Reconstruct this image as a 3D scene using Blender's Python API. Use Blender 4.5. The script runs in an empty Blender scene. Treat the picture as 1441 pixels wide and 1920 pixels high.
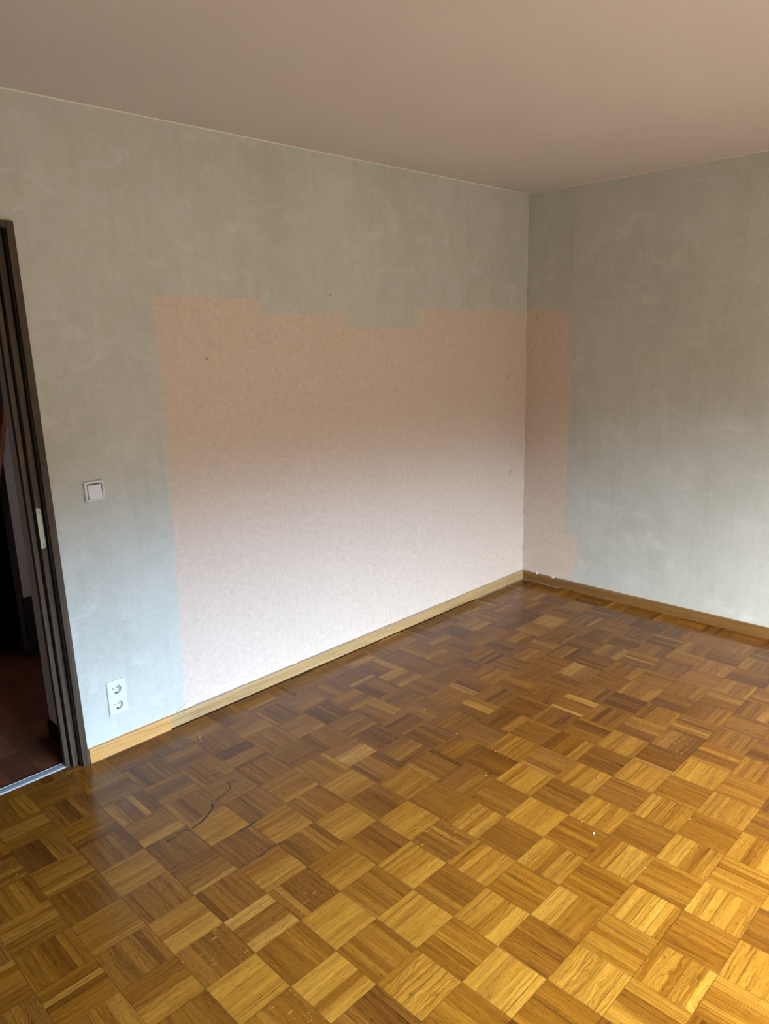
import bpy, bmesh, math, random
from mathutils import Vector, Matrix
from mathutils.geometry import tessellate_polygon

# ------------------------------------------------------------------ camera, world, light, exposure
SC = bpy.context.scene
COL = SC.collection
F_PX = 1375.645
cam_d = bpy.data.cameras.new('camera')
cam_d.sensor_fit = 'HORIZONTAL'; cam_d.sensor_width = 36.0
cam_d.lens = F_PX / 1441.0 * 36.0
cam_d.clip_start = 0.02
cam = bpy.data.objects.new('camera', cam_d); COL.objects.link(cam)
yaw, pitch, roll = 0.785820, 0.232682, -0.028238
cy_, sy_, cp_, sp_ = math.cos(yaw), math.sin(yaw), math.cos(pitch), math.sin(pitch)
fw = Vector((cy_*cp_, sy_*cp_, -sp_)); rt = Vector((sy_, -cy_, 0)); up = rt.cross(fw)
rt2 = rt*math.cos(roll) + up*math.sin(roll); up2 = up*math.cos(roll) - rt*math.sin(roll)
R = Matrix((rt2, up2, -fw)).transposed()
cam.matrix_world = Matrix.Translation((-4.13516, -2.79160, 1.66558)) @ R.to_4x4()
SC.camera = cam

SC.view_settings.view_transform = 'Standard'
SC.view_settings.look = 'None'
SC.view_settings.exposure = 0.0
SC.view_settings.gamma = 1.0
SC.view_settings.use_curve_mapping = False

ROOM_X0, ROOM_Y0, CEIL = -5.2, -4.3, 2.5132
WIN = (-3.65, -0.95, 0.12, 2.22)        # x0, x1, z0, z1 of the balcony window in the wall behind the camera

world = bpy.data.worlds.new('overcast_sky'); SC.world = world; world.use_nodes = True
nt = world.node_tree; nt.nodes.clear()
wo = nt.nodes.new('ShaderNodeOutputWorld'); bg = nt.nodes.new('ShaderNodeBackground')
tc = nt.nodes.new('ShaderNodeTexCoord'); sx = nt.nodes.new('ShaderNodeSeparateXYZ')
rm = nt.nodes.new('ShaderNodeValToRGB')
nt.links.new(tc.outputs['Generated'], sx.inputs[0]); 
hz = nt.nodes.new('ShaderNodeMath'); hz.operation = 'GREATER_THAN'; hz.inputs[1].default_value = 0.0
nt.links.new(sx.outputs['Z'], hz.inputs[0]); nt.links.new(sx.outputs['Z'], rm.inputs['Fac'])
gm = nt.nodes.new('ShaderNodeMix'); gm.data_type = 'RGBA'
nt.links.new(hz.outputs[0], gm.inputs[0]); gm.inputs[6].default_value = (0.053, 0.047, 0.040, 1)   # paving below the horizon
# warm tint added to the western sky to warm the right wall, bluer east
az = nt.nodes.new('ShaderNodeMapRange'); az.inputs[1].default_value = -0.6; az.inputs[2].default_value = 0.15
nt.links.new(sx.outputs['X'], az.inputs[0])
am = nt.nodes.new('ShaderNodeMix'); am.data_type = 'RGBA'; nt.links.new(az.outputs[0], am.inputs[0])
am.inputs[6].default_value = (1.13, 0.90, 0.71, 1); am.inputs[7].default_value = (0.97, 1.0, 1.04, 1)
sm = nt.nodes.new('ShaderNodeMix'); sm.data_type = 'RGBA'; sm.blend_type = 'MULTIPLY'; sm.inputs[0].default_value = 1.0
nt.links.new(rm.outputs['Color'], sm.inputs[6]); nt.links.new(am.outputs[2], sm.inputs[7])
nt.links.new(sm.outputs[2], gm.inputs[7])
# street and house fronts below the roof line of the houses opposite, overcast sky above
el = rm.color_ramp.elements
el[0].position = 0.0; el[0].color = (0.022, 0.020, 0.016, 1)
el[1].position = 1.0; el[1].color = (1.6, 1.7, 1.75, 1)
for p_, c_ in ((0.178, (0.024, 0.022, 0.018, 1)), (0.25, (0.55, 0.77, 1.13, 1)), (0.70, (1.42, 1.55, 1.66, 1))):
    e_ = el.new(p_); e_.color = c_
nt.links.new(gm.outputs[2], bg.inputs['Color']); bg.inputs['Strength'].default_value = 71.0
nt.links.new(bg.outputs[0], wo.inputs[0])

pd = bpy.data.lights.new('window_portal', 'AREA'); pd.shape = 'RECTANGLE'
pd.size = WIN[1]-WIN[0]; pd.size_y = WIN[3]-WIN[2]
pd.cycles.is_portal = True
po = bpy.data.objects.new('window_portal', pd); COL.objects.link(po)
po.location = ((WIN[0]+WIN[1])/2, ROOM_Y0-0.10, (WIN[2]+WIN[3])/2)
po.rotation_euler = (math.radians(90), 0, 0)   # faces +y, into the room

# ------------------------------------------------------------------ helpers
def tag(o, label=None, cat=None, group=None, kind=None):
    if label: o['label'] = label
    if cat: o['category'] = cat
    if group: o['group'] = group
    if kind: o['kind'] = kind
    return o

def link(name, me, mats, parent=None, smooth=False):
    o = bpy.data.objects.new(name, me); COL.objects.link(o)
    for m in (mats if isinstance(mats, (list, tuple)) else [mats]): me.materials.append(m)
    if parent: o.parent = parent
    if smooth:
        for p in me.polygons: p.use_smooth = True
    return o

def bm_obj(name, bm, mats, parent=None, smooth=False, recalc=True):
    if recalc: bmesh.ops.recalc_face_normals(bm, faces=bm.faces)
    me = bpy.data.meshes.new(name); bm.to_mesh(me); bm.free()
    return link(name, me, mats, parent, smooth)

def box(bm, a, b, bevel=0.0, seg=2, mi=0):
    x0, y0, z0 = (min(p) for p in zip(a, b)); x1, y1, z1 = (max(p) for p in zip(a, b))
    v = [bm.verts.new(c) for c in ((x0,y0,z0),(x1,y0,z0),(x1,y1,z0),(x0,y1,z0),(x0,y0,z1),(x1,y0,z1),(x1,y1,z1),(x0,y1,z1))]
    fs = [bm.faces.new([v[i] for i in q]) for q in ((0,3,2,1),(4,5,6,7),(0,1,5,4),(1,2,6,5),(2,3,7,6),(3,0,4,7))]
    for f in fs: f.material_index = mi
    if bevel:
        es = list({e for f in fs for e in f.edges})
        bmesh.ops.bevel(bm, geom=es, offset=bevel, segments=seg, affect='EDGES', profile=0.5)
    return fs

def box_obj(name, a, b, mat, parent=None, bevel=0.0):
    bm = bmesh.new(); box(bm, a, b, bevel); return bm_obj(name, bm, mat, parent)

def mapped(axis, u, v, d):
    """point of a wall plane: axis 'y' = left wall (u is x, d goes into the room), axis 'x' = right wall (u is y)"""
    return (u, -d, v) if axis == 'y' else (-d, u, v)

def sheet(bm, axis, outer, holes, d0, d1, mi=0, sides=None):
    """flat polygon at depth d1 with side walls down to d0 along the loops"""
    loops = [outer] + holes
    flat = [p for l in loops for p in l]
    vs = [bm.verts.new(mapped(axis, u, v, d1)) for u, v in flat]
    for t in tessellate_polygon([[Vector((u, v, 0)) for u, v in l] for l in loops]):
        try: f = bm.faces.new([vs[i] for i in t]); f.material_index = mi
        except ValueError: pass
    if d0 != d1:
        k = 0
        for l in loops:
            n = len(l)
            lo = [bm.verts.new(mapped(axis, u, v, d0)) for u, v in l]
            for i in range(n):
                j = (i+1) % n
                f = bm.faces.new([vs[k+i], vs[k+j], lo[j], lo[i]]); f.material_index = mi
            k += n

def jag(pts, amp, step, rnd):
    """insert small irregular points along an open polyline (a torn or hand-cut edge)"""
    out = [pts[0]]
    for (a, b), (c, d) in zip(pts, pts[1:]):
        L = math.hypot(c-a, d-b); n = max(1, int(L/step))
        nx, ny = -(d-b)/L, (c-a)/L
        for i in range(1, n):
            t = i/n; o = rnd.uniform(-amp, amp)
            out.append((a+(c-a)*t+nx*o, b+(d-b)*t+ny*o))
        out.append((c, d))
    return out

def tube(bm, pts, r, n=8, closed=False, flat=1.0):
    rings = []
    for i, p in enumerate(pts):
        p = Vector(p)
        a = Vector(pts[max(i-1, 0)]); b = Vector(pts[min(i+1, len(pts)-1)])
        t = (b-a).normalized()
        s = t.cross(Vector((0, 0, 1)))
        if s.length < 1e-4: s = Vector((1, 0, 0))
        s.normalize(); w = s.cross(t)
        rr = r[i] if isinstance(r, (list, tuple)) else r
        rings.append([bm.verts.new(p + s*math.cos(2*math.pi*k/n)*rr + w*math.sin(2*math.pi*k/n)*rr*flat) for k in range(n)])
    for a, b in zip(rings, rings[1:]):
        for k in range(n): bm.faces.new([a[k], a[(k+1) % n], b[(k+1) % n], b[k]])
    bm.faces.new(rings[0]); bm.faces.new(rings[-1][::-1])

# ------------------------------------------------------------------ materials
class NT:
    def __init__(s, name):
        s.m = bpy.data.materials.new(name); s.m.use_nodes = True
        s.t = s.m.node_tree; s.b = s.t.nodes['Principled BSDF']
    def n(s, kind, **kw):
        nd = s.t.nodes.new('ShaderNode'+kind)
        for k, v in kw.items():
            if k.startswith('i_'):
                nd.inputs[k[2:].replace('_', ' ')].default_value = v
            else: setattr(nd, k, v)
        return nd
    def l(s, a, b): s.t.links.new(a, b)
    def math(s, op, a, b=None, c=None):
        nd = s.n('Math', operation=op)
        for i, x in enumerate((a, b, c)):
            if x is None: continue
            if isinstance(x, (int, float)): nd.inputs[i].default_value = x
            else: s.l(x, nd.inputs[i])
        return nd.outputs[0]
    def noise(s, vec, scale, detail=3, rough=.55, dist=0.0):
        nd = s.n('TexNoise'); nd.inputs['Scale'].default_value = scale
        nd.inputs['Detail'].default_value = detail; nd.inputs['Roughness'].default_value = rough
        nd.inputs['Distortion'].default_value = dist
        if vec is not None: s.l(vec, nd.inputs['Vector'])
        return nd.outputs['Fac']
    def mapping(s, vec, scale=(1,1,1), rot=(0,0,0), loc=(0,0,0)):
        nd = s.n('Mapping'); nd.inputs['Scale'].default_value = scale
        nd.inputs['Rotation'].default_value = rot; nd.inputs['Location'].default_value = loc
        s.l(vec, nd.inputs['Vector']); return nd.outputs[0]
    def ramp(s, fac, stops, interp='LINEAR'):
        nd = s.n('ValToRGB'); cr = nd.color_ramp; cr.interpolation = interp
        while len(cr.elements) < len(stops): cr.elements.new(0.5)
        for e, (p, c) in zip(cr.elements, stops):
            e.position = p; e.color = c if len(c) == 4 else (*c, 1)
        s.l(fac, nd.inputs['Fac']); return nd.outputs['Color']
    def mix(s, a, b, fac, blend='MIX'):
        nd = s.n('Mix', data_type='RGBA', blend_type=blend)
        for x, k in ((fac, 0), (a, 6), (b, 7)):
            if isinstance(x, (int, float)): nd.inputs[k].default_value = x
            elif isinstance(x, tuple): nd.inputs[k].default_value = x if len(x) == 4 else (*x, 1)
            else: s.l(x, nd.inputs[k])
        return nd.outputs[2]
    def bump(s, h, strength, dist=0.001, prev=None):
        nd = s.n('Bump'); nd.inputs['Strength'].default_value = strength; nd.inputs['Distance'].default_value = dist
        s.l(h, nd.inputs['Height'])
        if prev is not None: s.l(prev, nd.inputs['Normal'])
        s.l(nd.outputs[0], s.b.inputs['Normal']); return nd.outputs[0]
    def coord(s): return s.n('TexCoord').outputs['Object']

def plain(name, col, rough=.5, metal=0.0, spec=.5, bump=0):
    g = NT(name); g.b.inputs['Base Color'].default_value = (*col, 1)
    g.b.inputs['Roughness'].default_value = rough; g.b.inputs['Metallic'].default_value = metal
    g.b.inputs['Specular IOR Level'].default_value = spec
    c = g.coord(); n1 = g.noise(c, 60, 3)
    g.l(g.mix((*[x*.93 for x in col],), (*[min(1, x*1.05) for x in col],), n1), g.b.inputs['Base Color'])
    if bump: g.bump(g.noise(c, 900, 2), bump, .0005)
    return g.m

def ceiling_mat():
    g = NT('textured_ceiling_paint'); c = g.coord()
    a = g.noise(c, 230, 3, .6); b = g.noise(c, 70, 4, .6, .6)
    h = g.math('ADD', g.math('MULTIPLY', a, .5), b)
    g.bump(h, .55, .0016)
    n = g.noise(c, 1.3, 3)
    g.l(g.mix((.60, .565, .535), (.66, .625, .59), n), g.b.inputs['Base Color'])
    g.b.inputs['Roughness'].default_value = .9; g.b.inputs['Specular IOR Level'].default_value = .2
    return g.m

def greige_mat():
    """worn fibre-textured greige wallpaper with pale curling fibre strokes"""
    g = NT('greige_fibre_wallpaper'); c = g.coord()
    big = g.noise(g.mapping(c, (1, 1, .6)), 2.2, 5, .6)
    cloud = g.noise(c, 9, 5, .65, 1.2)
    vert = g.noise(g.mapping(c, (7, 7, .7)), 3.0, 4, .6)
    fine = g.noise(c, 120, 3, .7, 1.5)
    weave = g.noise(g.mapping(c, (60, 60, 420)), 1.0, 2, .6)
    weave2 = g.noise(g.mapping(c, (420, 420, 60)), 1.0, 2, .6)
    # thin curling fibres: ridge of a distorted noise
    r1 = g.math('ABSOLUTE', g.math('SUBTRACT', g.noise(c, 38, 3, .6, 1.6), .5))
    fib = g.ramp(r1, [(0.0, (1,1,1)), (.03, (0,0,0))])
    patch = g.ramp(g.noise(c, 6, 3), [(.42, (0,0,0)), (.72, (1,1,1))])
    fm = g.math('MULTIPLY', fib, patch)
    base = g.mix((.425, .425, .36), (.505, .51, .455), g.ramp(big, [(.3, (0,0,0)), (.7, (1,1,1))]))
    base = g.mix(base, (.56, .56, .51), g.math('MULTIPLY', g.ramp(cloud, [(.46, (0,0,0)), (.74, (1,1,1))]), .36))
    base = g.mix(base, (.375, .36, .30), g.math('MULTIPLY', g.ramp(vert, [(.5, (0,0,0)), (.8, (1,1,1))]), .4))
    smudge = g.noise(g.mapping(c, (5, 5, 9), (.4, .3, .2)), 1.0, 5, .65, .4)
    base = g.mix(base, (.63, .63, .59), g.math('MULTIPLY', g.ramp(smudge, [(.56, (0,0,0)), (.74, (1,1,1))]), .5))
    tex = g.math('ADD', g.math('MULTIPLY', fine, .45), g.math('MULTIPLY', g.math('ADD', weave, weave2), .275))
    base = g.mix(base, g.mix((.62,.62,.62), (1.37,1.37,1.37), tex), .62, 'MULTIPLY')
    base = g.mix(base, (.70, .70, .66), g.math('MULTIPLY', fm, .42))
    g.l(base, g.b.inputs['Base Color'])
    g.bump(g.math('ADD', tex, g.math('MULTIPLY', fm, .5)), .22, .0009)
    g.b.inputs['Roughness'].default_value = .78; g.b.inputs['Specular IOR Level'].default_value = .25
    return g.m

def salmon_mat():
    """older pale salmon paper with a fine felt-like mottle and tiny dark flecks"""
    g = NT('salmon_lining_paper'); c = g.coord()
    a = g.noise(c, 42, 4, .65, .8); b = g.noise(c, 160, 3, .7); big = g.noise(c, 1.6, 3)
    base = g.mix((.53, .435, .35), (.62, .52, .43), g.ramp(a, [(.3, (0,0,0)), (.7, (1,1,1))]))
    base = g.mix(base, g.mix((.86,.86,.86), (1.12,1.12,1.12), b), .6, 'MULTIPLY')
    base = g.mix(base, g.mix((.95,.93,.92), (1.04,1.04,1.05), big), .8, 'MULTIPLY')
    fl = g.ramp(g.noise(c, 75, 1), [(.0, (1,1,1)), (.20, (1,1,1)), (.235, (0,0,0))])
    base = g.mix(base, (.33, .24, .19), g.math('MULTIPLY', fl, .45))
    g.l(base, g.b.inputs['Base Color'])
    g.bump(b, .2, .0008)
    g.b.inputs['Roughness'].default_value = .85; g.b.inputs['Specular IOR Level'].default_value = .2
    return g.m

def wood_mat(name, c0, c1, c2, axis, rough=.45, freq=1.0, spec=.5, coat=0.0):
    """straight-grained wood, grain along the given axis"""
    g = NT(name); c = g.coord()
    sc = [34*freq, 34*freq, 34*freq]; sc[axis] = 1.6*freq
    fs = [240*freq]*3; fs[axis] = 7*freq
    a = g.noise(g.mapping(c, tuple(sc)), 1.0, 5, .6, .7); b = g.noise(g.mapping(c, tuple(fs)), 1.0, 3, .6)
    col = g.ramp(a, [(.25, c0), (.5, c1), (.75, c2)])
    pore = g.ramp(b, [(.36, (1,1,1)), (.48, (0,0,0))])
    col = g.mix(col, tuple(x*.55 for x in c0), g.math('MULTIPLY', pore, .5))
    g.l(col, g.b.inputs['Base Color'])
    g.b.inputs['Roughness'].default_value = rough; g.b.inputs['Specular IOR Level'].default_value = spec
    g.b.inputs['Coat Weight'].default_value = coat
    g.bump(b, .12, .0005)
    return g.m

def parquet_mat():
    """varnished oak lamellae; tone (r), cathedral grain (g), ray fleck (b) and brown shift (a) are stored per lamella"""
    g = NT('varnished_oak_lamella')
    uv = g.n('UVMap', uv_map='UVMap').outputs[0]
    at = g.n('VertexColor', layer_name='wood'); sep = g.n('SeparateColor'); g.l(at.outputs['Color'], sep.inputs[0])
    tone, cath, fleck, brown = sep.outputs[0], sep.outputs[1], sep.outputs[2], at.outputs['Alpha']
    # wavy grain coordinate
    w = g.noise(g.mapping(uv, (9, 26, 1)), 1.0, 2, .5)
    suv = g.n('SeparateXYZ'); g.l(uv, suv.inputs[0])
    amp = g.math('ADD', g.math('MULTIPLY', cath, .050), .009)
    vv = g.math('ADD', suv.outputs[1], g.math('MULTIPLY', g.math('SUBTRACT', w, .5), amp))
    cmb = g.n('CombineXYZ'); g.l(suv.outputs[0], cmb.inputs[0]); g.l(vv, cmb.inputs[1])
    gv = cmb.outputs[0]
    grain = g.noise(g.mapping(gv, (5, 190, 1)), 1.0, 4, .62)
    broad = g.noise(g.mapping(gv, (3, 55, 1)), 1.0, 3, .55)
    pores = g.noise(g.mapping(gv, (34, 620, 1)), 1.0, 2, .5)
    wave = g.n('TexWave', wave_type='BANDS', bands_direction='Y', wave_profile='SAW')
    g.l(g.mapping(gv, (1, 1, 1)), wave.inputs['Vector']); wave.inputs['Scale'].default_value = 42
    wave.inputs['Distortion'].default_value = 1.5; wave.inputs['Detail'].default_value = 2
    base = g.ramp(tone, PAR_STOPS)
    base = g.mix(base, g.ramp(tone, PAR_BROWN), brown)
    k = g.math('ADD', g.math('MULTIPLY', grain, .5), g.math('MULTIPLY', broad, .5))
    base = g.mix(base, g.ramp(k, [(.34, (.50,.42,.32)), (.47, (.94,.93,.91)), (.66, (1.36,1.40,1.44))]), .9, 'MULTIPLY')
    wc = g.ramp(wave.outputs['Fac'], [(0, (.62,.52,.40)), (.45, (1,1,1)), (1, (1.12,1.12,1.1))])
    base = g.mix(base, wc, g.math('MULTIPLY', cath, .85), 'MULTIPLY')
    pm = g.ramp(pores, [(.34, (1,1,1)), (.43, (0,0,0))])
    base = g.mix(base, g.mix(base, (.42,.32,.22), 1.0, 'MULTIPLY'), g.math('MULTIPLY', pm, .75))
    ft = g.ramp(g.noise(g.mapping(uv, (170, 42, 1), (0, 0, .35)), 1.0, 1, .5, .6), [(.685, (0,0,0)), (.73, (1,1,1))])
    base = g.mix(base, (.50, .30, .09), g.math('MULTIPLY', g.math('MULTIPLY', ft, fleck), .40))
    g.l(base, g.b.inputs['Base Color'])
    obj = g.coord()
    rv = g.noise(obj, 1.7, 4, .6); rf = g.noise(obj, 30, 3, .6)
    rr = g.math('ADD', PAR_ROUGH, g.math('ADD', g.math('MULTIPLY', g.math('SUBTRACT', rv, .5), .14), g.math('MULTIPLY', g.math('SUBTRACT', rf, .5), .08)))
    g.l(rr, g.b.inputs['Roughness'])
    g.b.inputs['Specular IOR Level'].default_value = PAR_SPEC
    g.bump(g.math('ADD', g.math('MULTIPLY', pores, .5), g.noise(obj, 14, 2)), .08, .0008)
    return g.m

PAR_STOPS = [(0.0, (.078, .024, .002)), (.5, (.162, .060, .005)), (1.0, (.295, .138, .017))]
PAR_BROWN = [(0.0, (.08, .028, .005)), (.5, (.175, .070, .012)), (1.0, (.34, .175, .040))]
PAR_ROUGH, PAR_SPEC = .20, .30

M = {}
M['ceiling'] = ceiling_mat()
M['greige'] = greige_mat()
M['salmon'] = salmon_mat()
M['plaster'] = plain('pale_plaster', (.62, .60, .57), .9, bump=.3)
M['caulk'] = plain('pale_caulk', (.70, .66, .60), .7)
M['dust'] = plain('grey_sealant_residue', (.27, .245, .22), .9, bump=.5)
M['paper'] = plain('torn_white_paper', (.80, .80, .80), .85)
M['parquet'] = parquet_mat()
M['joint'] = plain('dark_parquet_joint', (.035, .018, .008), .7)
M['scratch'] = plain('black_scuff', (.030, .024, .020), .85, spec=.1)
M['spot'] = plain('brown_wall_spot', (.13, .085, .055), .9)
M['hole'] = plain('dark_nail_hole', (.02, .015, .012), .9)
M['base_x'] = wood_mat('oak_skirting', (.30, .185, .075), (.38, .245, .105), (.44, .30, .14), 0, .45, 1.0, .3)
M['base_o'] = wood_mat('orange_pine_skirting', (.40, .195, .055), (.48, .25, .075), (.54, .305, .10), 0, .45, 1.0, .3)
M['base_y'] = wood_mat('oak_skirting_right_shaded', (.145, .070, .018), (.19, .096, .028), (.23, .125, .042), 1, .45, 1.0, .25)  # same oak darkened: low light on the right wall put into the colour
M['frame'] = wood_mat('dark_walnut_frame', (.030, .0185, .010), (.058, .037, .021), (.095, .064, .040), 2, .6, 1.4, .25)
M['frame_x'] = wood_mat('dark_walnut_frame_head', (.030, .0185, .010), (.058, .037, .021), (.095, .064, .040), 0, .6, 1.4, .25)
M['seal'] = plain('black_seal_and_gap_shade', (.006, .005, .005), .8, spec=.08)  # also colours the shade strip below the lifted skirting
M['strike'] = plain('aged_brass_strike', (.34, .32, .21), .5, .3)
M['screw'] = plain('dark_screw', (.06, .05, .04), .5, .6)
M['alu'] = plain('scuffed_aluminium', (.33, .37, .38), .5, .35, bump=.8)
M['white_pl'] = plain('white_plastic', (.60, .62, .60), .35)
M['cream_pl'] = plain('off_white_plastic', (.56, .565, .53), .38)
M['slot'] = plain('dark_socket_hole', (.015, .015, .015), .6)
M['clip'] = plain('grey_metal_clip', (.35, .35, .34), .4, .8)
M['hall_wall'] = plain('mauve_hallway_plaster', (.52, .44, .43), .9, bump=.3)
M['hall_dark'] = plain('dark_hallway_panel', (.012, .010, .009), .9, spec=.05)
M['skirt_black'] = plain('black_tile_skirting', (.006, .006, .006), .5, spec=.15)
M['rail'] = wood_mat('red_brown_rail', (.10, .025, .012), (.16, .04, .018), (.2, .06, .03), 2, .4)
M['frame_white'] = plain('white_window_frame', (.8, .8, .8), .4)

def terracotta():
    g = NT('dark_terracotta_tile'); c = g.coord()
    at = g.n('VertexColor', layer_name='tile')
    n1 = g.noise(c, 14, 4); n2 = g.noise(c, 120, 3)
    b = g.mix((.075, .022, .009), (.15, .050, .022), n1)
    b = g.mix(b, at.outputs['Color'], .9, 'MULTIPLY')
    b = g.mix(b, g.mix((.85,.85,.85), (1.1,1.1,1.1), n2), .7, 'MULTIPLY')
    g.l(b, g.b.inputs['Base Color']); g.b.inputs['Roughness'].default_value = .6; g.b.inputs['Specular IOR Level'].default_value = .2
    g.bump(n2, .2, .0006); return g.m
M['terracotta'] = terracotta()
M['grout'] = plain('dark_tile_grout', (.035, .022, .018), .9)

def glass():
    g = NT('window_glass'); t = g.t
    tr = t.nodes.new('ShaderNodeBsdfTransparent'); gl = t.nodes.new('ShaderNodeBsdfGlossy'); mx = t.nodes.new('ShaderNodeMixShader')
    tr.inputs[0].default_value = (.96, .98, .98, 1)
    gl.inputs['Roughness'].default_value = .02; mx.inputs[0].default_value = .06
    t.links.new(tr.outputs[0], mx.inputs[1]); t.links.new(gl.outputs[0], mx.inputs[2])
    t.links.new(mx.outputs[0], t.nodes['Material Output'].inputs[0]); t.nodes.remove(g.b)
    return g.m
M['glass'] = glass()

# ------------------------------------------------------------------ the room shell
DX0, DX1, DTOP = -4.095, -3.104, 2.086          # rough opening of the door in the left wall
SOCK = [(-2.9545, .2765), (-2.9545, .2055)]
rnd = random.Random(7)

# salmon field of the left wall: bare, the greige paper stops around it
edge_left = jag([(-2.652, 0.0), (-2.652, .065), (-2.633, .638), (-2.621, 1.04), (-2.615, 1.551), (-2.623, 1.854)], .0012, .03, rnd)
steps = jag([(-2.623, 1.854), (-2.35, 1.853), (-2.095, 1.848)], .001, .05, rnd)[1:] \
      + jag([(-2.095, 1.848), (-2.095, 1.779)], .0008, .02, rnd)[1:] \
      + jag([(-2.095, 1.779), (-1.80, 1.789), (-1.564, 1.794)], .0012, .04, rnd)[1:] \
      + jag([(-1.564, 1.794), (-1.564, 1.725)], .0008, .02, rnd)[1:] \
      + jag([(-1.564, 1.725), (-1.047, 1.712)], .001, .05, rnd)[1:] \
      + jag([(-1.047, 1.712), (-1.035, 1.819)], .001, .02, rnd)[1:] \
      + jag([(-1.035, 1.819), (-.62, 1.812), (-.50, 1.806), (-.47, 1.826), (-.16, 1.806), (0.0, 1.811)], .003, .03, rnd)[1:]
door_notch = [(DX0, 0.0), (DX0, DTOP), (DX1-.022, DTOP), (DX1-.009, 0.0)]
greige_left = [(ROOM_X0, 0.0)] + door_notch + edge_left + steps + [(0.0, CEIL), (ROOM_X0, CEIL)]
sock_hole = [[(cx + .0215*math.cos(a), cz + .0215*math.sin(a)) for a in [2*math.pi*k/24 for k in range(24)]] for cx, cz in SOCK]

bm = bmesh.new()
sheet(bm, 'y', [(ROOM_X0, 0.0)] + door_notch + [(0.12, 0.0), (0.12, CEIL), (ROOM_X0, CEIL)], sock_hole, 0, 0)
# back face and reveals of the wall
sheet(bm, 'y', [(ROOM_X0, 0.0)] + door_notch + [(0.12, 0.0), (0.12, CEIL), (ROOM_X0, CEIL)], [], -.10, -.10)
for (a, b), (c, d) in zip(door_notch[:3], door_notch[1:]):
    vs = [bm.verts.new(p) for p in ((a,0,b),(c,0,d),(c,.10,d),(a,.10,b))]; bm.faces.new(vs)
wall_left = bm_obj('wall_left', bm, M['salmon'], recalc=False)
tag(wall_left, kind='structure')
TH = .0007
bm = bmesh.new(); sheet(bm, 'y', greige_left, sock_hole, 0.0, TH)
wp_left = bm_obj('wallpaper', bm, M['greige'], wall_left, recalc=False)
wp_left['label'] = 'greige fibre wallpaper cut around the salmon field'

# right wall
edge_right = jag([(0.0, 1.823), (-.05, 1.822), (-.17, 1.812), (-.331, 1.790)], .003, .03, rnd)[1:] \
    + jag([(-.331, 1.790), (-.337, 1.419), (-.332, .913), (-.326, .381)], .0012, .04, rnd)[1:] \
    + jag([(-.326, .381), (-.421, .379)], .002, .02, rnd)[1:] \
    + jag([(-.421, .379), (-.424, .300), (-.436, .182)], .003, .02, rnd)[1:] \
    + jag([(-.436, .182), (-.393, .160)], .004, .01, rnd)[1:] \
    + jag([(-.393, .160), (-.393, .060)], .002, .02, rnd)[1:]
bm = bmesh.new(); box(bm, (0, ROOM_Y0, 0), (.12, 0, CEIL))
wall_right = tag(bm_obj('wall_right', bm, M['salmon']), kind='structure')
bm = bmesh.new(); sheet(bm, 'x', [(0.0, 1.823)] + edge_right + [(-.393, 0.0), (ROOM_Y0, 0.0), (ROOM_Y0, CEIL), (0.0, CEIL)], [], 0.0, TH)
wp_right = bm_obj('wallpaper', bm, M['greige'], wall_right, recalc=False)
wp_right['label'] = 'greige fibre wallpaper with a torn edge beside the salmon strip'

# the two walls behind the camera
bm = bmesh.new(); box(bm, (ROOM_X0-.1, ROOM_Y0, 0), (ROOM_X0, .10, CEIL))
tag(bm_obj('wall_west', bm, M['greige']), kind='structure')
bm = bmesh.new()
wx0, wx1, wz0, wz1 = WIN
Y1, Y0 = ROOM_Y0, ROOM_Y0-.24
box(bm, (ROOM_X0-.1, Y0, 0), (wx0, Y1, CEIL)); box(bm, (wx1, Y0, 0), (.12, Y1, CEIL))
box(bm, (wx0, Y0, 0), (wx1, Y1, wz0)); box(bm, (wx0, Y0, wz1), (wx1, Y1, CEIL))
tag(bm_obj('wall_back', bm, M['greige']), kind='structure')
win = bpy.data.objects.new('window_1', None); COL.objects.link(win); win.location = (0, 0, 0); tag(win, kind='structure')
bm = bmesh.new(); yy0, yy1 = ROOM_Y0-.20, ROOM_Y0-.14
for a, b in (((wx0,wz0),(wx0+.06,wz1)), ((wx1-.06,wz0),(wx1,wz1)), ((wx0+.06,wz0),(wx1-.06,wz0+.06)), ((wx0+.06,wz1-.06),(wx1-.06,wz1)), (((wx0+wx1)/2-.04,wz0+.06),((wx0+wx1)/2+.04,wz1-.06))):
    box(bm, (a[0], yy0, a[1]), (b[0], yy1, b[1]))
bm_obj('window_frame', bm, M['frame_white'], win)
for s0, s1 in ((wx0+.06, (wx0+wx1)/2-.04), ((wx0+wx1)/2+.04, wx1-.06)):
    box_obj('pane', (s0, yy0+.025, wz0+.06), (s1, yy0+.031, wz1-.06), M['glass'], win)

bm = bmesh.new(); box(bm, (ROOM_X0-.1, ROOM_Y0-.24, CEIL), (.12, .10, CEIL+.1))
tag(bm_obj('ceiling', bm, M['ceiling']), kind='structure')

# pale caulk lines where walls and ceiling meet
def bead(name, pts, r):
    bm = bmesh.new(); tube(bm, pts, r, 6); return tag(bm_obj(name, bm, M['caulk'], smooth=True), kind='structure')
bead('trim_1', [(ROOM_X0, -.001, CEIL-.001)] + [(-x/10, -.0012-.0006*math.sin(x*1.7), CEIL-.0014) for x in range(51, 0, -1)] + [(0, -.001, CEIL-.001)], .0032)
bead('trim_2', [(-.001, -y/10, CEIL-.0012-.0005*math.sin(y*2.1)) for y in range(0, 43)], .0026)
bead('trim_3', [(-.0012-.0005*math.sin(z*1.3), -.0012, z*.05+.06) for z in range(0, 49)], .0022)

# ------------------------------------------------------------------ parquet
T = .16; PX, PY = -3.2013, -1.2965
TILES = {}
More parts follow.
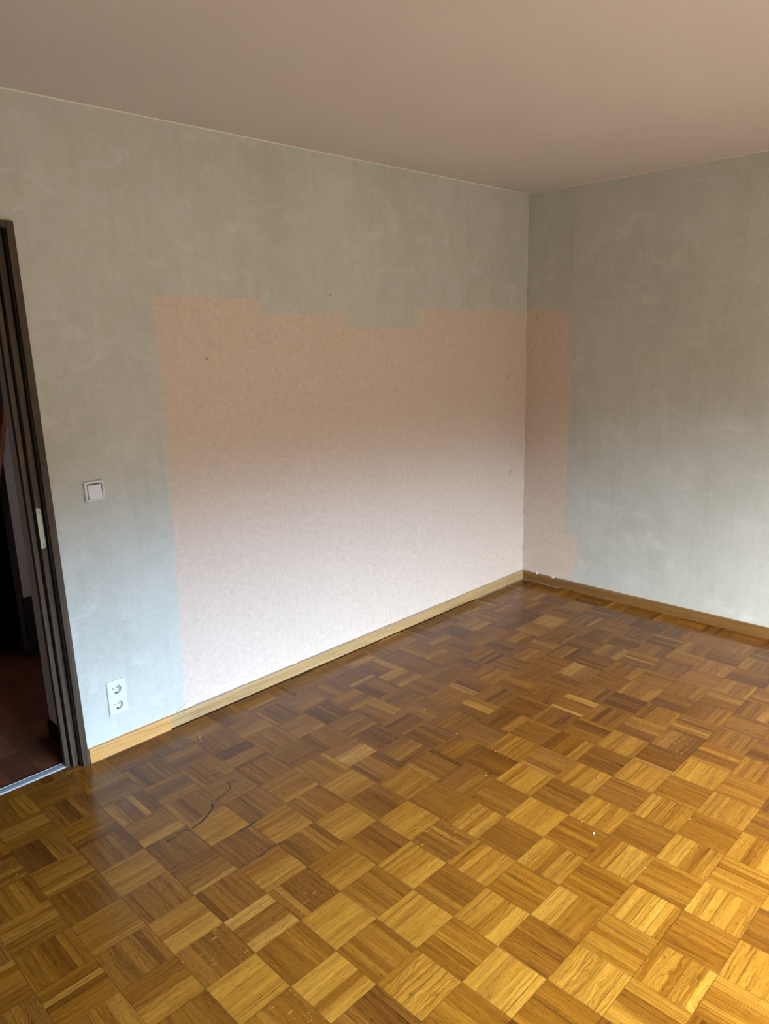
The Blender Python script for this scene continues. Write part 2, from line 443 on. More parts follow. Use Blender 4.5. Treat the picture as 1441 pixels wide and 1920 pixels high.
# tone of the seven lamellae of the tiles nearest the camera: 0 dark brown ... 9 pale yellow (x-grain tiles painted paler, as light strikes them); then brown shift, cathedral grain, ray flecks
_t = """
-3,-4 5555343 3 2 0|-2,-4 3322233 3 3 0|-1,-4 5556565 3 3 0|0,-4 2222223 5 3 0|1,-4 5666667 1 4 0|2,-4 2323333 5 1 0|3,-4 4554456 2 3 0
-3,-5 3344542 3 1 0|-2,-5 4454454 3 1 0|-1,-5 3233421 5 1 0|0,-5 4444467 4 1 0|1,-5 5322332 5 1 0|2,-5 3333344 6 2 0
-3,-3 4341144 2 1 0|-2,-3 4444445 3 1 0|-1,-3 3333434 3 6 0|0,-3 2233346 6 6 0|1,-3 2222223 6 1 0|2,-3 5545677 1 5 0|3,-3 3453332 2 1 0|4,-3 5676655 1 2 0
-3,-2 4372334 2 1 0|-2,-2 4435414 3 5 0|-1,-2 5554778 2 1 0|0,-2 1343333 3 1 0|1,-2 4445776 2 3 0|2,-2 1243552 3 1 0|3,-2 5666766 1 1 0|4,-2 3222233 5 1 0|5,-2 5555655 1 1 0
-2,-1 3344676 1 6 0|-1,-1 4432223 4 1 1|0,-1 8833378 5 5 0|1,-1 4522222 4 1 1|2,-1 4446666 1 1 0|3,-1 4332122 3 1 0|4,-1 6667766 0 5 0|5,-1 3344434 2 1 0|6,-1 2333433 5 1 0
-2,0 2334332 2 1 0|-1,0 7877777 0 0 0|0,0 3343553 1 1 0|1,0 7777777 0 1 0|2,0 5544534 2 1 0|3,0 7766788 0 4 0|4,0 3224524 3 2 1|5,0 4477576 1 6 0|6,0 3354333 2 1 0|7,0 8577776 0 1 0
-1,1 4564443 1 1 1|0,1 8887478 0 0 0|1,1 3535552 1 1 0|2,1 7777777 0 0 0|3,1 3532333 2 1 0|4,1 5576676 0 2 0|5,1 3333333 2 1 0|6,1 8766777 0 1 0|7,1 4243233 3 1 0|8,1 5656676 1 1 0
0,2 3532112 4 4 0|1,2 5877887 0 8 0|2,2 3446554 0 1 0|3,2 7775799 0 4 0|4,2 4545555 0 1 0|5,2 7754666 1 3 0|6,2 4345343 1 1 0|7,2 7767576 0 1 0|8,2 4443444 4 1 0|9,2 6666666 1 1 0
1,3 4556544 0 1 0|2,3 7877899 0 0 0|3,3 4432433 2 6 0|4,3 8875554 1 1 0|5,3 5454335 0 1 0|6,3 3468786 1 1 0|7,3 3243453 3 1 0|8,3 6756565 1 1 0|9,3 5444454 1 1 0|10,3 8787767 0 1 0
2,4 5443554 0 1 0|3,4 7877878 0 5 0|4,4 5664666 0 1 0|5,4 6878985 0 1 0|6,4 3555545 1 1 0|7,4 7785466 1 1 0|8,4 4444444 1 1 0|9,4 6665566 1 1 0|10,4 5554455 1 1 0|11,4 5455356 2 1 0
3,5 7763366 0 1 0|4,5 5775669 0 7 0|5,5 4445454 1 4 0|6,5 9787767 0 2 0|7,5 6566366 0 1 0|8,5 7645799 0 1 0|4,6 3664567 0 1 0|5,6 7777777 0 1 0
"""
for _e in _t.replace('\n', '|').split('|'):
    if _e.strip():
        _k, _v, _b, _c, _f = _e.split()
        TILES[tuple(int(q) for q in _k.split(','))] = ([int(q) for q in _v], int(_b)/9, [int(_c)/9]*7, int(_f))
def build_floor():
    bm = bmesh.new(); uvl = bm.loops.layers.uv.new('UVMap'); cl = bm.loops.layers.float_color.new('wood')
    r = random.Random(42)
    def poly(x0, x1, y0, y1, along_x, tone, cath, fleck, brown, ou, ov):
        cx0, cx1, cy0, cy1 = max(x0, ROOM_X0), min(x1, 0), max(y0, ROOM_Y0), min(y1, .038)
        if cx1-cx0 < .002 or cy1-cy0 < .002: return
        if cy1 > 0.0 and not (cx0 > -4.06 and cx1 < -3.12):
            if cx0 <= -4.06 or cx0 > -3.13: cy1 = 0.0
            else: cx1 = min(cx1, -3.125)
            if cy1-cy0 < .002: return
        vs = [bm.verts.new((a, b, 0)) for a, b in ((cx0,cy0),(cx1,cy0),(cx1,cy1),(cx0,cy1))]
        f = bm.faces.new(vs)
        for lp in f.loops:
            x, y = lp.vert.co.x-x0, lp.vert.co.y-y0
            u, v = (x, y1-lp.vert.co.y) if along_x else (y, x)
            lp[uvl].uv = (u+ou, v+ov); lp[cl] = (tone, cath, fleck, brown)
    W = T/7; ge = .00045
    for a in range(-13, 22):
        for b in range(-9, 20):
            X0 = PX+a*T; Y1_ = PY-b*T; Y0_ = Y1_-T
            along_x = (a+b) % 2 != 0
            spec = TILES.get((a, b))
            base = (r.gauss(.39, .10) if along_x else r.gauss(.31, .09)); run = 0; cur = base; prev_t = None; ou = ov = 0.0  # x-grain tiles painted lighter: the grain's response to light put into the tone
            bt = .9 if r.random() < .12 else r.uniform(0, .5)
            tfl = 1 if r.random() < .03 else 0; tcath = r.random()
            ca = .8 if tcath > .93 else 0
            for k in range(7):
                if run <= 0:
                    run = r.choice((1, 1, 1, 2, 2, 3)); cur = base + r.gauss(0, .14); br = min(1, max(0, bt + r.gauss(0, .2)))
                    ca = r.uniform(.5, 1) if r.random() < .12 else r.uniform(0, .25)
                    fl = 1.0 if (tfl or r.random() < .008) else 0.0
                run -= 1
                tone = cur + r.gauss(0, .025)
                bb, cc, ff = br, ca, fl
                if spec:
                    tone = spec[0][k]/9 + r.gauss(0, .03)
                    bb = spec[1] if len(spec) > 1 else .2
                    cc = spec[2][k] if len(spec) > 2 and spec[2] else .12
                    ff = spec[3] if len(spec) > 3 else 0
                tone = min(1, max(0, tone))
                # lamellae cut from one board keep its grain across the joint
                cont = (k > 0 and prev_t is not None and abs(prev_t-(spec[0][k] if spec else cur)) < .02 and r.random() < .75)
                if not cont: ou, ov = r.uniform(0, 50), r.uniform(0, 50)
                prev_t = spec[0][k] if spec else cur
                if k == 0: gl = ge
                gr = ge if k == 6 else (.00005 if cont else r.choice((.0001, .0002, .0003, .0006)))
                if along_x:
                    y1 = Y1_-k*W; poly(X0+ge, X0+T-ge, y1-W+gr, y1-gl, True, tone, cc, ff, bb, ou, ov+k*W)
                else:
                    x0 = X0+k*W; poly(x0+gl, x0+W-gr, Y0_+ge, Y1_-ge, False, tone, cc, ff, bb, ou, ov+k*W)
                gl = gr
    # dark bed that shows in the joints
    for x0, x1, y0, y1 in ((ROOM_X0, 0, ROOM_Y0, 0), (-4.08, -3.12, 0, .075)):
        f = bm.faces.new([bm.verts.new((a, b, -.0008)) for a, b in ((x0,y0),(x1,y0),(x1,y1),(x0,y1))]); f.material_index = 1
    # black scuffs and scratches on the varnish
    rs = random.Random(3)
    def mark(pts, w, dens=1.0, mi=2):
        fine = []
        for (a, b), (c, d) in zip(pts, pts[1:]):
            n = max(1, int(math.hypot(c-a, d-b)/.006))
            fine += [(a+(c-a)*i/n, b+(d-b)*i/n) for i in range(n)]
        fine.append(pts[-1])
        prev = None
        for i, (x, y) in enumerate(fine):
            a = fine[max(0, i-1)]; c = fine[min(len(fine)-1, i+1)]
            dx, dy = c[0]-a[0], c[1]-a[1]; L = math.hypot(dx, dy) or 1
            nx, ny = -dy/L, dx/L; ww = w*1.25*rs.uniform(.45, 1.1)/2; o = rs.uniform(-.0008, .0008)
            cur = ((x+nx*(o+ww), y+ny*(o+ww)), (x+nx*(o-ww), y+ny*(o-ww)))
            if prev and rs.random() < dens:
                f = bm.faces.new([bm.verts.new((q[0], q[1], .00012)) for q in (prev[0], prev[1], cur[1], cur[0])]); f.material_index = mi
            prev = cur
    mark([(-2.839,-.451),(-2.81,-.457),(-2.772,-.46)], .0035, .9)
    mark([(-2.764,-.569),(-2.77,-.527)], .002, .8); mark([(-2.8,-.547),(-2.76,-.569)], .002, .8)
    mark([(-2.787,-.539),(-2.804,-.581),(-2.834,-.596)], .0035, .9)
    mark([(-2.834,-.596),(-2.859,-.598),(-2.89,-.611),(-2.911,-.616)], .004, .55)
    mark([(-2.911,-.616),(-2.92,-.638),(-2.953,-.661),(-2.999,-.68)], .0065, 1)
    mark([(-2.999,-.68),(-3.037,-.688)], .004, .95)
    mark([(-3.045,-.68),(-3.062,-.674),(-3.089,-.673)], .004, .7); mark([(-3.092,-.685),(-3.133,-.683)], .006, .8)
    mark([(-2.83,-.821),(-2.857,-.821)], .003, .9); mark([(-2.857,-.821),(-2.882,-.822),(-2.91,-.827),(-2.93,-.824)], .0065, .9)
    mark([(-2.863,-.979),(-2.887,-.972),(-2.916,-.975),(-2.944,-.978),(-2.963,-.98)], .005, .95)
    mark([(-2.963,-.98),(-3.0,-.98),(-3.032,-.981)], .0025, .95); mark([(-3.032,-.981),(-3.066,-.984)], .006, .8)
    mark([(-2.818,-.634),(-2.818,-.681),(-2.821,-.742),(-2.825,-.783),(-2.83,-.821)], .0022, .9)
    mark([(-2.695,-.63),(-2.685,-.696),(-2.685,-.736),(-2.692,-.773)], .004, .45)
    # small dark knots and nail holes
    for x, y, q in ((-1.403,-1.874,.0055), (-1.396,-1.895,.0055), (-3.569,-.767,.003), (-3.708,-1.06,.003), (-3.645,-1.075,.003), (-2.90,-1.00,.004), (-2.865,-.76,.003)):
        f = bm.faces.new([bm.verts.new((x+q*math.cos(t*math.pi/4)*rs.uniform(.7,1), y+q*.7*math.sin(t*math.pi/4)*rs.uniform(.7,1), .00012)) for t in range(8)]); f.material_index = 2
    return tag(bm_obj('floor', bm, [M['parquet'], M['joint'], M['scratch']], recalc=False), kind='structure')
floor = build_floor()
box_obj('subfloor', (ROOM_X0, ROOM_Y0-.2, -.06), (0.1, 2.7, -.004), M['joint'], floor)

# ------------------------------------------------------------------ skirting boards
def skirting(name, axis, a, b, h, th, mat, z0=0.0, lift=0.0):
    """oak board with an eased top edge; (a, b) are positions along the wall"""
    prof = [(0, z0), (th, z0+lift), (th, h-.006), (th-.0012, h-.003), (th-.004, h-.0008), (th-.007, h), (0, h)]
    bm = bmesh.new(); n = max(2, int(abs(b-a)/.25)); rings = []
    r = random.Random(int(abs(a)*100))
    for i in range(n+1):
        u = a+(b-a)*i/n; o = r.uniform(0, .0008)
        rings.append([bm.verts.new(((u, -(d+(o if d else 0)), z) if axis == 'y' else (-(d+(o if d else 0)), u, z))) for d, z in prof])
    for p, q in zip(rings, rings[1:]):
        for k in range(len(prof)): bm.faces.new([p[k], p[(k+1) % len(prof)], q[(k+1) % len(prof)], q[k]])
    bm.faces.new(rings[0]); bm.faces.new(rings[-1][::-1])
    return tag(bm_obj(name, bm, mat), kind='structure')
bl = skirting('baseboard_left', 'y', -2.7335, -.0005, .0615, .0142, M['base_x'], .0045)
bl2 = skirting('baseboard_left', 'y', -3.0995, -2.734, .0625, .0150, M['base_o'], 0.0)
skirting('baseboard_left', 'y', ROOM_X0, -4.1, .0625, .0150, M['base_x'])
br_ = skirting('baseboard_right', 'x', -.413, -.0145, .0615, .0140, M['base_y'], .003)
br2 = skirting('baseboard_right', 'x', ROOM_Y0, -.4135, .0615, .0145, M['base_y'], 0.0)

# crumbling grey sealant on top of and below the boards
def ragged(name, axis, pts_fn, a, b, z, th, w, mat, parent, seed, dens=.85):
    r = random.Random(seed); bm = bmesh.new(); u = a
    while u < b:
        L = r.uniform(.012, .05)
        if r.random() < dens:
            ww = w*r.uniform(.5, 1.2); hh = th*r.uniform(.6, 1.3)
            box(bm, mapped(axis, u, z, pts_fn), mapped(axis, min(u+L, b), z+hh, pts_fn+ww))
        u += L
    return bm_obj(name, bm, mat, parent)
ragged('sealant', 'y', .0001, -2.60, -.02, .0612, .0025, .0055, M['dust'], bl, 5, .95)
ragged('sealant', 'y', .0143, -.55, -.016, .0001, .0022, .005, M['dust'], bl, 6, 1)
ragged('sealant', 'x', .0141, -.30, -.016, .0001, .0022, .004, M['dust'], br_, 8, 1)
ragged('sealant', 'x', .0001, -.40, -.02, .0612, .003, .006, M['dust'], br_, 9, .5)
# black strip painting the shade in the gap below the lifted board
box_obj('gap_shade_strip', (-2.73, -.0135, .0001), (-.6, -.0122, .0043), M['seal'], bl)

# curled torn paper above the skirting boards
def flap(name, axis, pts, mat, parent):
    """strip given as rows of (u, z, depth)"""
    bm = bmesh.new(); g = [[bm.verts.new(mapped(axis, *p)) for p in row] for row in pts]
    for r0, r1 in zip(g, g[1:]):
        for i in range(len(r0)-1): bm.faces.new([r0[i], r0[i+1], r1[i+1], r1[i]])
    o = bm_obj(name, bm, mat, parent, smooth=True)
    s = o.modifiers.new('thickness', 'SOLIDIFY'); s.thickness = .0005
    return o
rows = []
for i in range(13):
    t = i/12; u = -2.742+.092*t
    topz = .0665+.004*math.sin(t*9)+.020*max(0, t-.35)/.65
    rows.append([(u+.001*math.sin(j*2+i), .0622+(topz-.0622)*j/4, .0016+.008*math.sin(math.pi*j/4*.8)*(.35+.65*t)) for j in range(5)])
flap('torn_paper', 'y', rows, M['paper'], wp_left)
rows = [[(-.128+.003*j-.012*i/5, .072-.005*i+(.002*j), .003+.0035*math.sin(i)+.010*(i > 1)+.001*j) for j in range(3)] for i in range(6)]
flap('torn_paper', 'x', rows, M['paper'], wp_right)
flap('torn_paper', 'x', [[(-.10+.012*i, .066+.003*j+.002*math.sin(i*2), .004+.002*j+.008*(i < 3)) for j in range(3)] for i in range(5)], M['paper'], wp_right)
flap('torn_paper', 'x', [[(-.262+.007*i, .060+.004*j, .006+.008*(j < 1)) for j in range(3)] for i in range(4)], M['paper'], wp_right)

# spots, nail holes and scratches on the walls (flat marks on the paper)
def marks(axis, lst, mat, parent, name, d):
    r = random.Random(11); bm = bmesh.new()
    for u, z, w, h in lst:
        n = 9
        f = bm.faces.new([bm.verts.new(mapped(axis, u+w/2*math.cos(2*math.pi*k/n)*r.uniform(.6, 1.1), z+h/2*math.sin(2*math.pi*k/n)*r.uniform(.6, 1.1), d)) for k in range(n)])
    return bm_obj(name, bm, mat, parent)
marks('y', [(-2.391,1.600,.010,.009), (-2.383,1.575,.004,.004), (-2.36,1.571,.003,.003), (-1.92,1.409,.004,.005), (-.21,1.558,.010,.007), (-.209,1.535,.003,.02),
            (-.192,1.491,.005,.008), (-.186,1.41,.007,.022), (-.190,1.395,.006,.012), (-.183,1.35,.005,.006), (-.120,1.32,.006,.010), (-.105,1.314,.012,.003),
            (-.086,1.247,.005,.014), (-.10,1.33,.004,.004), (-.272,1.133,.005,.012), (-.085,.973,.005,.012), (-.052,.891,.004,.009), (-1.039,.736,.004,.006),
            (-2.64,.096,.007,.006), (-.11,1.785,.005,.006), (-.112,1.755,.004,.004)], M['spot'], wall_left, 'stain', .0003)
marks('y', [(-.160,.787,.019,.022), (-.168,.770,.008,.030)], plain('mustard_glue_residue', (.26, .19, .09), .8), wall_left, 'glue_residue', .0004)
marks('y', [(-2.136,.969,.003,.022), (-2.541,1.28,.0025,.028), (-2.546,1.30,.0025,.02), (-1.68,1.56,.002,.03), (-2.15,1.80,.002,.02), (-1.17,1.02,.002,.02)], plain('faint_scratch', (.42, .34, .28), .9), wall_left, 'scratch', .0003)
marks('y', [(-1.679,1.877,.006,.012), (-2.747,1.461,.006,.006)], M['spot'], wp_left, 'stain', TH+.0003)
marks('x', [(-1.243,1.549,.007,.007), (-.874,1.356,.014,.006), (-.55,.24,.006,.005)], M['spot'], wp_right, 'stain', TH+.0003)
marks('x', [(-.079,1.765,.0035,.05), (-.035,1.558,.010,.006), (-.042,1.555,.004,.018), (-.03,1.50,.006,.008), (-.045,1.49,.004,.008), (-.02,1.44,.005,.007), (-.012,1.25,.005,.014), (-.025,.97,.006,.014),
            (-.10,1.35,.003,.02), (-.16,1.37,.003,.012), (-.115,.70,.004,.010), (-.165,1.738,.005,.008), (-.05,.13,.004,.008)], M['spot'], wall_right, 'stain', .0003)

# ------------------------------------------------------------------ door frame
door = bpy.data.objects.new('door_1', None); COL.objects.link(door); tag(door, kind='structure')
ZT = 2.0665
def framebox(name, boxes, mat, bev=.0012):
    bm = bmesh.new()
    for a, b in boxes: box(bm, a, b, bev)
    return bm_obj(name, bm, mat, door)
L0, L1 = -4.099, -3.100                    # outer edges of the casing
framebox('casing', [((L1-.0255, -.018, 0), (L1, -.0002, 2.091))], M['frame'])
framebox('casing', [((L0, -.018, 0), (L0+.0255, -.0002, 2.091))], M['frame'])
framebox('casing', [((L0+.0255, -.018, ZT), (L1-.0255, -.0002, 2.091))], M['frame_x'])
# lining boards inside the wall opening
framebox('jamb', [((L1-.0275, 0.0, 0), (L1-.004, .099, 2.086)), ((L1-.053, .017, 0), (L1-.0275, .060, 2.03)), ((L1-.058, .050, 0), (L1-.053, .060, 2.03)), ((L1-.076, .036, 0), (L1-.058, .062, 2.03))], M['frame'])
framebox('jamb', [((L0+.004, 0.0, 0), (L0+.0275, .099, 2.086)), ((L0+.0275, .017, 0), (L0+.053, .060, 2.03)), ((L0+.053, .050, 0), (L0+.058, .060, 2.03)), ((L0+.058, .036, 0), (L0+.076, .062, 2.03))], M['frame'])
framebox('jamb', [((L0+.0275, 0.0, ZT), (L1-.0275, .099, 2.086)), ((L0+.0275, .017, 2.03), (L1-.0275, .062, ZT))], M['frame_x'])
# seal grooves (dark lines between the steps of the jamb)
framebox('seal', [((L1-.0315, .006, 0), (L1-.0275, .0172, 2.062)), ((L0+.0275, .006, 0), (L0+.0315, .0172, 2.062)), ((L0+.0275, .006, 2.0625), (L1-.0275, .0172, ZT))], M['seal'], 0)
framebox('seal', [((L1-.0575, .046, 0), (L1-.0535, .0498, 2.03)), ((L0+.0535, .046, 0), (L0+.0575, .0498, 2.03))], M['seal'], 0)
# strike plate with rounded right corners
def strike():
    x0, x1, z0, z1, y = -3.1528, -3.1352, .927, 1.083, .0166
    pts = [(x0, z0), (x1-.010, z0)] + [(x1-.010+.010*math.sin(t), z0+.010-.010*math.cos(t)) for t in [math.pi/2*k/6 for k in range(1, 7)]] \
        + [(x1-.010+.010*math.cos(t), z1-.010+.010*math.sin(t)) for t in [math.pi/2*k/6 for k in range(0, 7)]] + [(x0, z1)]
    bm = bmesh.new(); sheet(bm, 'y', pts, [], -.0170, -.0152)
    o = bm_obj('strike_plate', bm, M['strike'], door); o['label'] = 'aged brass strike plate'
    bm = bmesh.new()
    for z in (z0+.016, z1-.016):
        bmesh.ops.create_cone(bm, cap_ends=True, segments=12, radius1=.0026, radius2=.0022, depth=.001, matrix=Matrix.Translation((x1-.007, .0150, z)) @ Matrix.Rotation(math.radians(90), 4, 'X'))
    bm_obj('screw', bm, M['screw'], o)
strike()

# the frame stands a few millimetres out of plumb
for o_ in list(door.children) + [c_ for c in door.children for c_ in c.children]:
    for v_ in o_.data.vertices: v_.co.x -= .006 + .0062*v_.co.z

# threshold strip
bm = bmesh.new()
prof = [(.036, .0002), (.040, .0042), (.046, .0054), (.064, .0056), (.068, .0048), (.0695, .0030), (.0715, .0030), (.073, .0050), (.077, .0046), (.078, .0002)]
rings = [[bm.verts.new((x, y, z)) for y, z in prof] for x in [L0+.067+i*((L1-.067)-(L0+.067))/8 for i in range(9)]]
for p, q in zip(rings, rings[1:]):
    for k in range(len(prof)-1): bm.faces.new([p[k], p[k+1], q[k+1], q[k]])
bm.faces.new(rings[0]); bm.faces.new(rings[-1][::-1])
th = bm_obj('threshold', bm, M['alu'], door); th['label'] = 'scuffed pale metal threshold strip'

# ------------------------------------------------------------------ hallway beyond the door
def hall_floor():
    bm = bmesh.new(); cl = bm.loops.layers.float_color.new('tile'); r = random.Random(5)
    for i in range(-12, 8):
        x0 = -3.264+.1*i*1.0; x1 = x0+.0975; off = .105 if i % 2 == 0 else .0
        for j in range(-1, 13):
            y0 = .103+off+j*.21-.21; y1 = y0+.2075
            y0c = max(y0, .0785)
            if y1 <= y0c or x0 < -4.6 or y1 > 2.6: continue
            v = r.uniform(.6, 1.15); h = r.uniform(-.06, .06); z = -.0025+r.uniform(0, .0006)
            f = bm.faces.new([bm.verts.new((a, b, z)) for a, b in ((x0,y0c),(x1,y0c),(x1,y1),(x0,y1))])
            for lp in f.loops: lp[cl] = (v*(1+h), v, v*(1-h), 1)
    f = bm.faces.new([bm.verts.new((a, b, -.0036)) for a, b in ((-4.7,.078),(-2.3,.078),(-2.3,2.6),(-4.7,2.6))]); f.material_index = 1
    return tag(bm_obj('floor', bm, [M['terracotta'], M['grout']], recalc=False), kind='structure')
hall_floor()
def struct_box(name, a, b, mat):
    return tag(box_obj(name, a, b, mat), kind='structure')
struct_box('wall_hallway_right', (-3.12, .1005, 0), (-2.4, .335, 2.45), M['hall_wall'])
struct_box('wall_hallway_far', (-2.85, 1.30, 0), (-2.2, 1.42, 2.45), plain('shaded_mauve_plaster', (.20, .165, .165), .9))  # darker copy of the hallway plaster, faint light put into its colour
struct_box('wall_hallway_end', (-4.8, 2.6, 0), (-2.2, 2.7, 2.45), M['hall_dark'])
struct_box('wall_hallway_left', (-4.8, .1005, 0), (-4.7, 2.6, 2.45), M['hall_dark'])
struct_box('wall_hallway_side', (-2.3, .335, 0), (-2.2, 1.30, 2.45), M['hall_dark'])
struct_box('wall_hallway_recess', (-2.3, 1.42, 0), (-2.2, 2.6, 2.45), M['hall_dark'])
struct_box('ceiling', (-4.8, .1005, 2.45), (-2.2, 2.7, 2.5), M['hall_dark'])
bm = bmesh.new(); box(bm, (-3.131, .102, 0), (-3.1202, .336, .082), .001)
tag(bm_obj('baseboard_hallway', bm, M['skirt_black']), kind='structure')
bm = bmesh.new(); box(bm, (-2.86, 1.285, 0), (-2.301, 1.2995, .34), .001)
tag(bm_obj('baseboard_hallway', bm, M['hall_dark']), kind='structure')
bm = bmesh.new(); tube(bm, [(-3.17, 1.24, 0.0), (-2.775, 1.262, 1.53)], .018, 12)
tag(bm_obj('wooden_pole', bm, M['rail'], smooth=False), 'dark reddish wooden pole leaning in the unlit hallway beyond the door frame', 'pole')

# ------------------------------------------------------------------ light switch
def rrect(cx, cz, w, h, r, n=5):
    out = []
    for sx_, sz_, a0 in ((1,-1,-90),(1,1,0),(-1,1,90),(-1,-1,180)):
        for k in range(n+1):
            a = math.radians(a0+90*k/n); out.append((cx+sx_*(w/2-r)+r*math.cos(a), cz+sz_*(h/2-r)+r*math.sin(a)))
    return out
def ring_stack(bm, loops):
    """connect successive loops of equal length [(pts, depth)], no caps"""
    R_ = [[bm.verts.new(mapped('y', u, v, d)) for u, v in pts] for pts, d in loops]
    for a, b in zip(R_, R_[1:]):
        n = len(a)
        for k in range(n): bm.faces.new([a[k], a[(k+1) % n], b[(k+1) % n], b[k]])
    return R_
def light_switch():
    cx, cz = -2.9465, 1.1165; D = TH
    e = bpy.data.objects.new('light_switch', None); COL.objects.link(e); e.location = (cx, 0, cz)
    tag(e, 'square off-white rocker light switch on the greige wall beside the door frame', 'light switch')
    bm = bmesh.new()
    ring_stack(bm, [(rrect(0,0,.080,.081,.009), D), (rrect(0,0,.080,.081,.009), D+.006), (rrect(0,0,.078,.079,.009), D+.0095), (rrect(0,0,.074,.075,.008), D+.011),
                    (rrect(0,0,.062,.063,.004), D+.0115), (rrect(0,0,.060,.061,.003), D+.011), (rrect(0,0,.060,.061,.003), D+.002)])
    sheet(bm, 'y', rrect(0,0,.061,.062,.003), [], D+.002, D+.002)
    o = bm_obj('frame', bm, M['cream_pl'], e, smooth=False); o.data.polygons.foreach_set('use_smooth', [False]*len(o.data.polygons))
    # dark well behind the tilted rocker
    bm = bmesh.new(); sheet(bm, 'y', rrect(0,0,.0598,.0608,.003), [], D+.0022, D+.0024); bm_obj('well', bm, M['slot'], e)
    bm = bmesh.new()
    w = .0275
    top, bot = .0255, -.0295
    # rocker: pushed in at the top, standing out at the bottom
    P = [(-w, bot, D+.0035), (w, bot, D+.0035), (w, top, D+.0030), (-w, top, D+.0030)]
    Q = [(-w, bot, D+.0165), (w, bot, D+.0165), (w, top, D+.0090), (-w, top, D+.0090)]
    vp = [bm.verts.new(mapped('y', *p)) for p in P]; vq = [bm.verts.new(mapped('y', *p)) for p in Q]
    bm.faces.new(vp[::-1]); bm.faces.new(vq)
    for k in range(4): bm.faces.new([vp[k], vp[(k+1) % 4], vq[(k+1) % 4], vq[k]])
    bmesh.ops.bevel(bm, geom=list(bm.edges), offset=.0012, segments=2, affect='EDGES')
    rk = bm_obj('rocker', bm, M['white_pl'], e); rk['label'] = 'white rocker, pressed in at the top'
    bm = bmesh.new(); box(bm, mapped('y', -.008, -.0075, D+.0132), mapped('y', .008, -.0055, D+.0142), .0003)
    bm_obj('indicator_ridge', bm, M['white_pl'], rk)
light_switch()

# ------------------------------------------------------------------ double socket
def wall_socket():
    cx, cz = -2.9545, .241; D = TH
    e = bpy.data.objects.new('wall_socket', None); COL.objects.link(e); e.location = (cx, 0, cz)
    tag(e, 'white double power socket, one above the other, low on the greige wall above the skirting', 'socket')
    ys = (.0355, -.0355)
    bm = bmesh.new()
    ring_stack(bm, [(rrect(0,0,.080,.151,.004), D), (rrect(0,0,.080,.151,.004), D+.0055), (rrect(0,0,.0785,.1495,.004), D+.0068), (rrect(0,0,.070,.141,.003), D+.0092)])
    # face with two square openings
    sheet(bm, 'y', rrect(0,0,.070,.141,.003), [rrect(0, y, .0545, .0545, .0015) for y in ys], D+.0092, D+.0092)
    for y in ys: ring_stack(bm, [(rrect(0, y, .0545, .0545, .0015), D+.0092), (rrect(0, y, .0545, .0545, .0015), D+.003)])
    bm_obj('cover_frame', bm, M['white_pl'], e)
    for y in ys:
        bm = bmesh.new(); N = 36
        circ = lambda r: [(r*math.cos(2*math.pi*k/N), y+r*math.sin(2*math.pi*k/N)) for k in range(N)]
        sheet(bm, 'y', rrect(0, y, .0535, .0535, .0015), [circ(.0200)], D+.0088, D+.0088)
        ring_stack(bm, [(rrect(0, y, .0535, .0535, .0015), D+.0088), (rrect(0, y, .0535, .0535, .0015), D+.003)])
        ring_stack(bm, [(circ(.0200), D+.0088), (circ(.0194), D+.0078), (circ(.0190), -.0080)])
        f = bm.faces.new([bm.verts.new(mapped('y', u, v, -.0080)) for u, v in circ(.0190)])
        ins = bm_obj('socket_insert', bm, M['white_pl'], e)
        bm = bmesh.new()
        for px in (-.0095, .0095):
            bmesh.ops.create_cone(bm, cap_ends=True, segments=14, radius1=.0027, radius2=.0027, depth=.0006, matrix=Matrix.Translation((px, .0078, y)) @ Matrix.Rotation(math.radians(90), 4, 'X'))
        bm_obj('pin_hole', bm, M['slot'], ins)
        bm = bmesh.new(); bmesh.ops.create_cone(bm, cap_ends=True, segments=14, radius1=.0020, radius2=.0020, depth=.0008, matrix=Matrix.Translation((0, .0077, y)) @ Matrix.Rotation(math.radians(90), 4, 'X'))
        bm_obj('screw', bm, M['clip'], ins)
        for s in (1, -1):
            bm = bmesh.new(); box(bm, (-.0022, -.0045, y+s*.0188), (.0022, .0074, y+s*.0155), .0004)
            bm_obj('earth_clip', bm, M['slot'] if s < 0 else M['clip'], ins)
wall_socket()

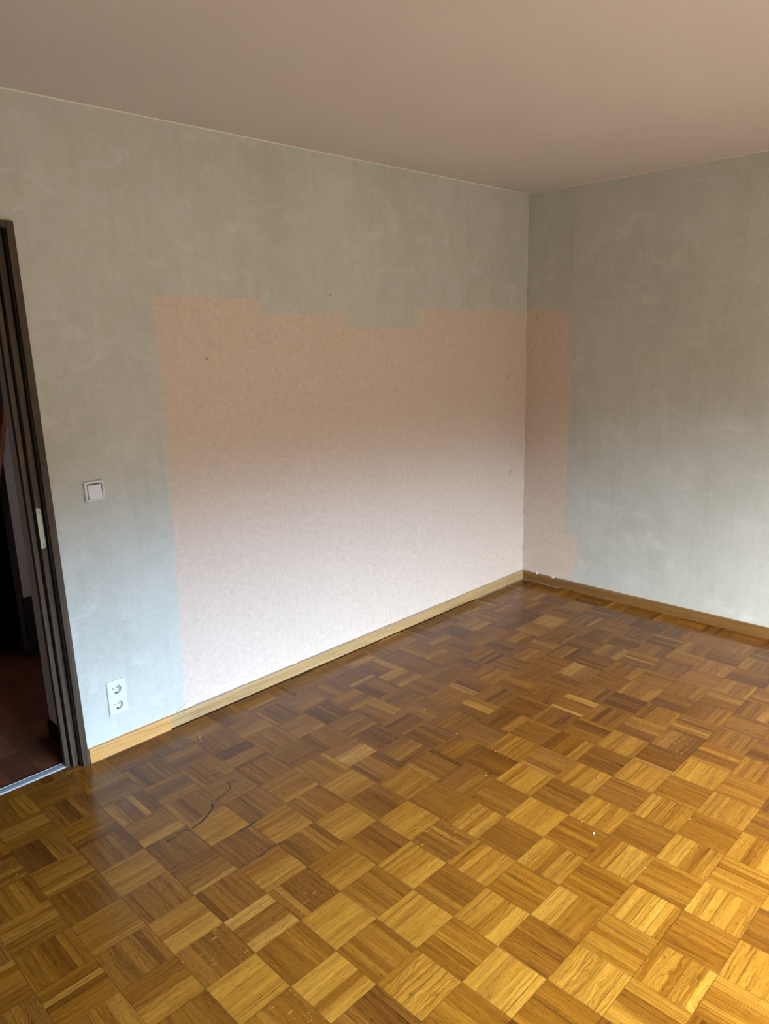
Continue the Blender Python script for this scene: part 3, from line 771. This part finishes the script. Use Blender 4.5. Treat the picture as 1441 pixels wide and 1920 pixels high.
# ------------------------------------------------------------------ crumbs and a thread on the parquet
def crumb_mesh(seed, r0):
    r = random.Random(seed); bm = bmesh.new(); bmesh.ops.create_icosphere(bm, subdivisions=1, radius=r0)
    for v in bm.verts: v.co *= r.uniform(.6, 1.25); v.co.z *= .6
    m = min(v.co.z for v in bm.verts)
    for v in bm.verts: v.co.z -= m
    me = bpy.data.meshes.new('plaster_crumb'); bm.to_mesh(me); bm.free(); me.materials.append(M['paper']); return me
big = bpy.data.objects.new('plaster_crumb', crumb_mesh(1, .0045)); COL.objects.link(big); big.location = (-2.112, -1.731, 0.0)
tag(big, 'largest white plaster crumb on the parquet, lower right of the picture', 'crumb', 'plaster crumbs scattered on the parquet')
small = bpy.data.objects.new('plaster_crumb', crumb_mesh(2, .0015)); COL.objects.link(small)
spots = [(-1.932,-1.781),(-1.819,-1.939),(-1.921,-.974),(-2.085,-1.257),(-1.805,-1.581),(-2.08,-1.67),(-1.293,-1.688),(-2.39,-1.552),(-1.854,-.731),(-2.022,-.447),(-2.152,-1.935),(-1.78,-.905),(-1.92,-1.181)]
where = ['just above and right of the largest crumb', 'farthest right of those level with the largest crumb', 'between the room corner and the floor centre', 'left of the floor centre above a dark tile',
         'above the largest crumb and right of the floor centre', 'just left above the largest crumb', 'farthest right of all, level with the middle rows', 'left below the largest crumb, alone on a dark tile',
         'second nearest to the wall with the salmon field', 'closest to the skirting below the salmon field', 'lowest and nearest the camera of all', 'just above the floor centre towards the room corner', 'right of the floor centre between two others']
for i, (x, y) in enumerate(spots):
    o = small if i == 0 else small.copy()
    if i: COL.objects.link(o)
    o.location = (x, y, 0.0); o.rotation_euler = (0, 0, i*1.3)
    tag(o, 'tiny pale plaster crumb, ' + where[i], 'crumb', 'plaster crumbs scattered on the parquet')
bm = bmesh.new()
tube(bm, [(-2.666,-.107,.0008),(-2.664,-.116,.0012),(-2.667,-.126,.0008),(-2.673,-.142,.0008),(-2.678,-.156,.001),(-2.687,-.170,.0012),(-2.694,-.182,.0008),(-2.699,-.195,.0008),(-2.701,-.206,.0008)], .00045, 6)
tag(bm_obj('thread', bm, plain('pale_thread', (.62, .56, .46), .8), smooth=True), 'thin pale curved thread lying on the parquet below the torn paper', 'thread')
